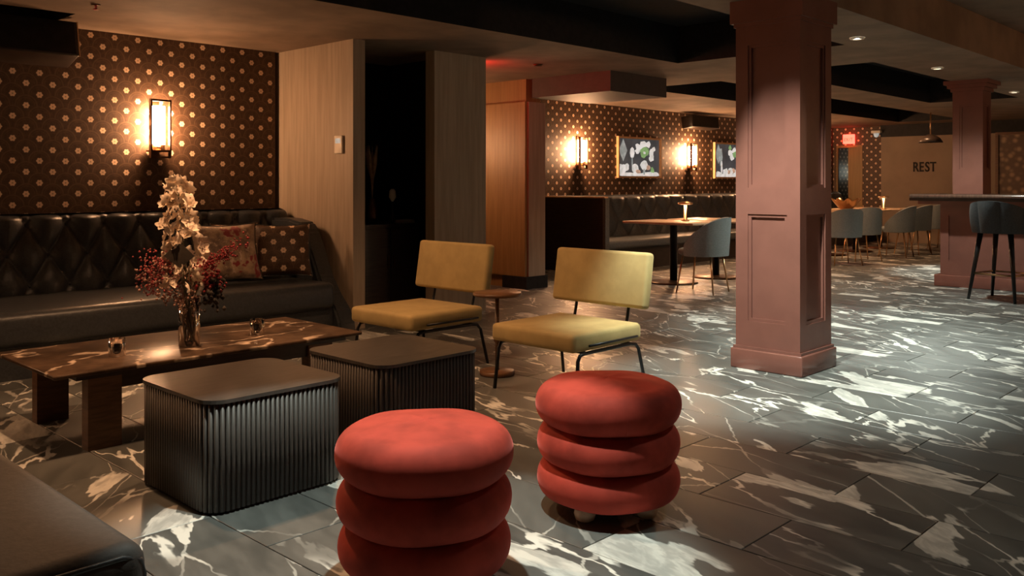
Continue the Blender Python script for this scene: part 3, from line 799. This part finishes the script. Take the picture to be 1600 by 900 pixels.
b = MB(); b.tube([(0, 0, 2.0), (0, 0, ZC)], .012, 8); b.build('rod', 'brass', pn)
b = MB(); b.lathe([(.001, 1.87), (.04, 1.88), (.05, 1.92), (.03, 1.96)], 16, cap=False); b.build('bulb', 'smoked_glass', pn)
sc2 = thing('patterned_panel', 'framed scale-patterned panel on the far wall beside the bar', 'wall panel', (XE - .2, 4.72, 1.5))
b = MB(); b.box(-.02, -1.4, -.75, -.001, .28, .6); b.build('print', 'scale_print', sc2)
b = MB()
for q in ((-.05, .28, -.8, -.001, .33, .65), (-.05, -1.45, -.8, -.001, -1.4, .65), (-.05, -1.4, .6, -.001, .28, .65), (-.05, -1.4, -.8, -.001, .28, -.75)): b.box(*q)
b.build('frame', 'walnut', sc2)

# pictures: flat prints of a flower still life, in oak frames
def picture(x0, x1, label, kind):
    z0, z1 = 1.28, 1.92; cx, cz = (x0 + x1) / 2, (z0 + z1) / 2; W, H = x1 - x0, z1 - z0
    o = thing('framed_picture', label, 'picture', (cx, YD, cz), group='framed still life pictures')
    fr = .028
    for q in ((-W/2, -H/2, -W/2 + fr, H/2), (W/2 - fr, -H/2, W/2, H/2), (-W/2 + fr, -H/2, W/2 - fr, -H/2 + fr), (-W/2 + fr, H/2 - fr, W/2 - fr, H/2)):
        b = MB(); b.box(q[0], -.045, q[1], q[2], -.001, q[3]); b.build('frame_bar', 'frame_wood', o)
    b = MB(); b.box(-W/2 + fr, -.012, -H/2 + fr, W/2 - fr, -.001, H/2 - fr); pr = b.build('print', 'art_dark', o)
    q = random.Random(kind)
    lay = [0]
    def blob(u, v, ru, rv, mat, n=12, jag=.15):
        # u, v in 0..1 of the print
        lay[0] += 1; y = -.0125 - .0002 * lay[0]
        w_, h_ = W - 2 * fr, H - 2 * fr; pts = []
        for k in range(n):
            a = 2 * math.pi * k / n; rr = 1 + q.uniform(-jag, jag)
            pu = min(.998, max(.002, u + ru * rr * math.cos(a))); pv = min(.998, max(.002, v + rv * rr * math.sin(a)))
            pts.append(((pu - .5) * w_, y, (pv - .5) * h_))
        m = MB(); m.add(pts, [tuple(range(n))]); m.build('print_shape', mat, pr)
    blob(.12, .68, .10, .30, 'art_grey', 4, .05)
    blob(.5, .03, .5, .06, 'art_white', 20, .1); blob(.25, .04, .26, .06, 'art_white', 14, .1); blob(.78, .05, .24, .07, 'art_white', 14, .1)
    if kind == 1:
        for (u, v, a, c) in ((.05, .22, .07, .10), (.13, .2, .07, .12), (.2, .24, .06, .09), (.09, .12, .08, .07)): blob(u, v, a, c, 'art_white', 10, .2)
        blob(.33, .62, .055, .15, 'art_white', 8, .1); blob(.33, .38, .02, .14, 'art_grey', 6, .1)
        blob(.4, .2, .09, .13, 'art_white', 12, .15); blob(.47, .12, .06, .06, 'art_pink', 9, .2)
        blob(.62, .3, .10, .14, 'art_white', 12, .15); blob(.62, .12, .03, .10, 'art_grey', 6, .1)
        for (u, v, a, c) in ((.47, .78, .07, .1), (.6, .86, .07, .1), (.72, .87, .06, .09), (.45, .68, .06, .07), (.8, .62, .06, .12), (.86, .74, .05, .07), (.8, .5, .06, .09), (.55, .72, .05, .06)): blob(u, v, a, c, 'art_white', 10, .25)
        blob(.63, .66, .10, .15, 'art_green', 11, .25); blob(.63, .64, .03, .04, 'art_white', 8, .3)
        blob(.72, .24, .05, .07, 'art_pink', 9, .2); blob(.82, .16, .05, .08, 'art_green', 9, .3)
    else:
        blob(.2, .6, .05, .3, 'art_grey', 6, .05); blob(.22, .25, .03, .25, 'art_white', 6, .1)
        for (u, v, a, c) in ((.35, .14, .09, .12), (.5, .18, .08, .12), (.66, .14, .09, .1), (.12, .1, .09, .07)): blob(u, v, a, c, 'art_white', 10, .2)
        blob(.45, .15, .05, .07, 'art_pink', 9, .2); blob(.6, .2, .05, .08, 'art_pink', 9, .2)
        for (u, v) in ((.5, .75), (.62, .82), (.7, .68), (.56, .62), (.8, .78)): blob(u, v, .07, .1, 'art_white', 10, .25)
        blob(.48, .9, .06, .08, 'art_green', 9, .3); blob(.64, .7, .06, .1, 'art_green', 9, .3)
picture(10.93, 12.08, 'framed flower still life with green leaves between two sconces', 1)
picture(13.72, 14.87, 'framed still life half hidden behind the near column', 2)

# ================================================================== ALCOVE CONTENTS
cb = thing('cabinet', 'dark low cabinet in the shadowy alcove', 'cabinet', (0, 0, 0))
b = MB(); b.box(4.74, 6.45, .04, 5.44, 6.95, .80); b.build('body', 'dark_wood', cb)
b = MB(); b.box(4.72, 6.43, .80, 5.46, 6.97, .825); b.build('top', 'dark_wood', cb)
for x0 in (4.75, 5.095):
    b = MB(); b.box(x0, 6.435, .07, x0 + .335, 6.449, .78); d_ = b.build('door', 'dark_wood', cb)
    b = MB(); b.box(x0 + (.30 if x0 < 4.9 else .02), 6.42, .42, x0 + (.312 if x0 < 4.9 else .032), 6.434, .54); b.build('handle', 'bronze', d_)
b = MB(); b.box(4.76, 6.5, 0, 5.42, 6.9, .04); b.build('foot_plinth', 'black_paint', cb)
pv = thing('dried_plume_vase', 'dried plumes in a dark vase on the alcove cabinet', 'vase', (5.02, 6.62, .826))
b = MB(); b.lathe([(.03, 0), (.055, .05), (.05, .14), (.025, .2), (.03, .23)], 20); b.build('vase', 'bronze', pv)
for k in range(7):
    a = k * .9; r1 = .05 + .02 * (k % 3)
    b = MB(); b.tube([(0, 0, .2), (.01 * math.cos(a), .01 * math.sin(a), .4), (r1 * .5 * math.cos(a), r1 * .5 * math.sin(a), .55), (r1 * math.cos(a), r1 * math.sin(a), .72)], [.002, .004, .022, .002], 6); b.build('plume', 'dried', pv)
o = thing('bud_vase', 'small pale bud vase on the alcove cabinet', 'vase', (5.24, 6.60, .826))
b = MB(); b.lathe([(.02, 0), (.03, .03), (.012, .1), (.012, .2)], 16); b.build('vase', 'dark_wood', o)
b = MB(); b.lathe([(.008, .2), (.035, .24), (.03, .3), (.012, .32)], 12); b.build('bud', 'white_plastic', o)
o = thing('napkin_stack', 'small stack of papers on the alcove cabinet', 'papers', (5.35, 6.55, .826))
for k in range(4):
    b = MB(); b.box(-.08, -.05, k * .008, .08, .05, k * .008 + .006); b.build('sheet', 'white_plastic', o, rot=(0, 0, .1 * k))

# ================================================================== DINING SIDE
bq = thing('banquette', 'long grey tufted dining banquette below the framed pictures', 'banquette', (0, 0, 0))
BX0, BX1, BF = 9.24, 18.3, 7.28
tf2 = tuft(.40, .52, .06)
def back2(i, j):
    x = BX0 + .06 + i * (BX1 - BX0 - .06); z = .40 + j * .62
    edge = min(1, (1 - j) / .05)
    return (x, 7.98 + .06 * j + .04 * max(0, (j - .95) / .05) - tf2(x, j * .62) * edge, z)
b = MB(); b.grid(back2, 430, 30); b.box(BX0 + .06, 8.09, 0, BX1, YD - .01, 1.0); b.box(BX0 + .06, 8.06, .98, BX1, YD - .01, 1.02); b.build('backrest', 'banquette_leather', bq)
b = MB(); b.rbox(BX0 + .06, BF, .30, BX1, 8.02, .42, .04, 3); b.build('seat', 'banquette_leather', bq)
b = MB(); b.box(BX0 + .06, BF + .05, 0, BX1, 8.0, .305); b.build('base', 'dark_wood', bq)
b = MB(); b.box(BX0, 7.24, 0, BX0 + .055, YD - .01, 1.0); b.build('end_panel', 'dark_wood', bq)
b = MB(); b.box(BX0 - .01, 7.20, 1.0, BX0 + .065, YD - .01, 1.02); b.build('end_cap', 'frame_wood', bq)
b = MB(); b.box(BX0, 7.195, 0, BX0 + .085, 7.239, 1.0); b.build('end_post', 'banquette_leather', bq)

def dining_table(loc, label):
    o = thing('dining_table', label, 'table', loc, group='pale dining tables along the banquette')
    b = MB(); b.rbox(-.36, -.50, .712, .36, .50, .742, .012, 2); b.build('table_top', 'table_wood', o)
    for y in (0,):
        b = MB(); b.lathe([(.045, .03), (.045, .70), (.09, .712)], 20, 0, y); b.build('pedestal', 'black_metal', o)
        b = MB(); b.lathe([(.29, 0), (.29, .012), (.26, .022), (.05, .034)], 32, 0, y); b.build('base', 'bronze', o)
    return o
T0 = dining_table((9.06, 6.02, 0), 'pale dining table at the near end of the banquette')
TL_ = [(9.95, 5.98, 'pale dining table next to the nearest one'), (14.35, 6.5, 'pale dining table carrying the copper bowl'),
       (15.45, 6.5, 'pale dining table beyond the copper bowl'), (16.55, 6.5, 'farthest pale dining table')]
for x, y, lb in TL_: copy_tree(T0, (x, y, 0), 0, lb)

def dining_chair(loc, rz, label):
    """faces +Y in its own frame"""
    o = thing('dining_chair', label, 'chair', loc, rz, 'grey barrel dining chairs')
    b = MB(); b.lathe([(.001, .40), (.20, .40), (.235, .42), (.245, .45), (.235, .475), (.19, .487), (.001, .492)], 36, cap=False)
    b.v = [(x, y * 1.0 + (.03 if y > 0 else 0) * (y / .245), z) for x, y, z in b.v]; b.build('seat', 'grey_fabric', o)
    b = MB()
    def shell(rad):
        def f_(i, j):
            th = R_(-112 + 224 * i); q = abs(-112 + 224 * i) / 112
            top = .83 - .30 * q ** 2.2; z = .41 + (top - .41) * j
            r = rad + .035 * j * (1 - q)
            return (r * math.sin(th), -r * math.cos(th) * .98, z)
        return f_
    b.grid(shell(.285), 36, 8); b.grid(shell(.235), 36, 8, flip=True)
    so, si = shell(.285), shell(.235)
    b.grid(lambda i, j: tuple((1 - j) * a + j * c for a, c in zip(so(i, 1), si(i, 1))), 36, 1)
    b.grid(lambda i, j: tuple((1 - j) * a + j * c for a, c in zip(so(i, 0), si(i, 0))), 36, 1, flip=True)
    for e in (0, 1): b.grid(lambda i, j, e=e: tuple((1 - j) * a + j * c for a, c in zip(so(e, i), si(e, i))), 8, 1, flip=(e == 1))
    b.build('backrest', 'grey_fabric', o)
    for sx in (-1, 1):
        for sy in (-1, 1):
            b = MB(); b.tube([(sx * .16, sy * .16, .41), (sx * .215, sy * .215, 0)], [.012, .008], 8); b.build('leg', 'brass', o)
    return o
D0 = dining_chair((8.5, 5.27, 0), R_(8), 'grey barrel dining chair in front of the nearest dining table')
for x, y, r, lb in ((10.0, 5.15, 0, 'grey barrel dining chair partly behind the near column'),
                    (12.81, 5.59, -40, 'grey barrel dining chair back-on right beside the near column'),
                    (13.70, 5.66, -40, 'grey barrel dining chair back-on, second from the near column'),
                    (14.80, 5.55, 5, 'grey barrel dining chair turned sideways at the bowl table'),
                    (15.55, 5.55, -8, 'grey barrel dining chair behind the sideways one'),
                    (16.35, 5.55, -25, 'grey barrel dining chair fifth along the far tables'),
                    (17.1, 5.55, -5, 'farthest grey barrel dining chair by the bar counter')):
    copy_tree(D0, (x, y, 0), R_(r), lb)

def table_lamp(loc, label):
    o = thing('table_lamp', label, 'lamp', loc, group='small copper table lamps')
    b = MB(); b.lathe([(.05, 0), (.055, .008), (.02, .02), (.018, .2)], 20); b.build('stem', 'brass', o)
    b = MB(); b.lathe([(.085, .2), (.09, .21), (.088, .222), (.03, .235)], 28); b.build('shade', 'brass', o)
    b = MB(); b.lathe([(.001, .198), (.06, .198)], 20, cap=False); b.build('diffuser', 'lamp_glow_low', o)
    light('table_lamp_light', 'AREA', (0, 0, .19), .6, WARM, o, size=.1)
    return o
L0 = table_lamp((9.16, 5.92, .743), 'small copper table lamp on the nearest dining table')
copy_tree(L0, (15.70, 6.1, .743), 0, 'small copper table lamp on a far dining table')
bw = thing('decorative_bowl', 'scalloped copper bowl on the far dining table', 'bowl', (14.62, 6.3, .743))
b = MB()
def bowl(i, j):
    a = 2 * math.pi * i; r = .07 + .16 * j ** .7; wv = 1 + .12 * j * math.sin(9 * a)
    return (r * wv * math.cos(a), r * wv * math.sin(a), .008 + .17 * j + .025 * j * math.sin(9 * a))
b.grid(bowl, 72, 8); b.grid(lambda i, j: tuple(c * (.97 if k < 2 else 1) + (.004 if k == 2 else 0) for k, c in enumerate(bowl(i, j))), 72, 8, flip=True)
b.build('bowl_wall', 'brass', bw)
b = MB(); b.lathe([(.07, 0), (.075, .01)], 24); b.build('foot', 'brass', bw)

# ================================================================== BAR STOOL (faces +X in its own frame)
bs = thing('bar_stool', 'charcoal upholstered bar stool with black legs at the bar counter', 'stool', (10.08, 2.70, 0), R_(-12))
b = MB(); b.rbox(-.22, -.235, .70, .24, .235, .80, .045, 4); b.build('seat', 'charcoal_fabric', bs)
for k in range(5):
    a0, a1 = -105 + 42 * k, -105 + 42 * (k + 1)
    b = MB()
    def lobe(rad, sgn):
        def f_(i, j):
            th = R_(a0 + (a1 - a0) * i); q = abs(a0 + (a1 - a0) * i) / 105
            top = 1.02 - .20 * q ** 2; z = .69 + (top - .69) * j
            bul = .028 * math.sin(math.pi * i) ** .6 * math.sin(math.pi * min(.97, j * .9 + .08)) ** .5
            r = rad + sgn * bul + .05 * j * (1 - q)
            return (-r * math.cos(th), r * math.sin(th), z)
        return f_
    so, si = lobe(.275, 1), lobe(.225, -1)
    b.grid(so, 10, 8, flip=True); b.grid(si, 10, 8)
    for jj, fl_ in ((1, True), (0, False)): b.grid(lambda i, j, jj=jj: tuple((1 - j) * p + j * c for p, c in zip(so(i, jj), si(i, jj))), 10, 1, flip=fl_)
    for ii, fl_ in ((0, True), (1, False)): b.grid(lambda i, j, ii=ii: tuple((1 - j) * p + j * c for p, c in zip(so(ii, i), si(ii, i))), 8, 1, flip=fl_)
    b.build('back_lobe', 'charcoal_fabric', bs)
for sx in (-1, 1):
    for sy in (-1, 1):
        b = MB(); b.tube([(sx * .15, sy * .15, .71), (sx * .235, sy * .235, 0)], [.028, .014], 10); b.build('leg', 'black_metal', bs)
b = MB(); b.tube([(.205, .205, .27), (-.205, .205, .27), (-.205, -.205, .27), (.205, -.205, .27)], .010, 8, closed=True); b.build('foot_rail', 'brass', bs)
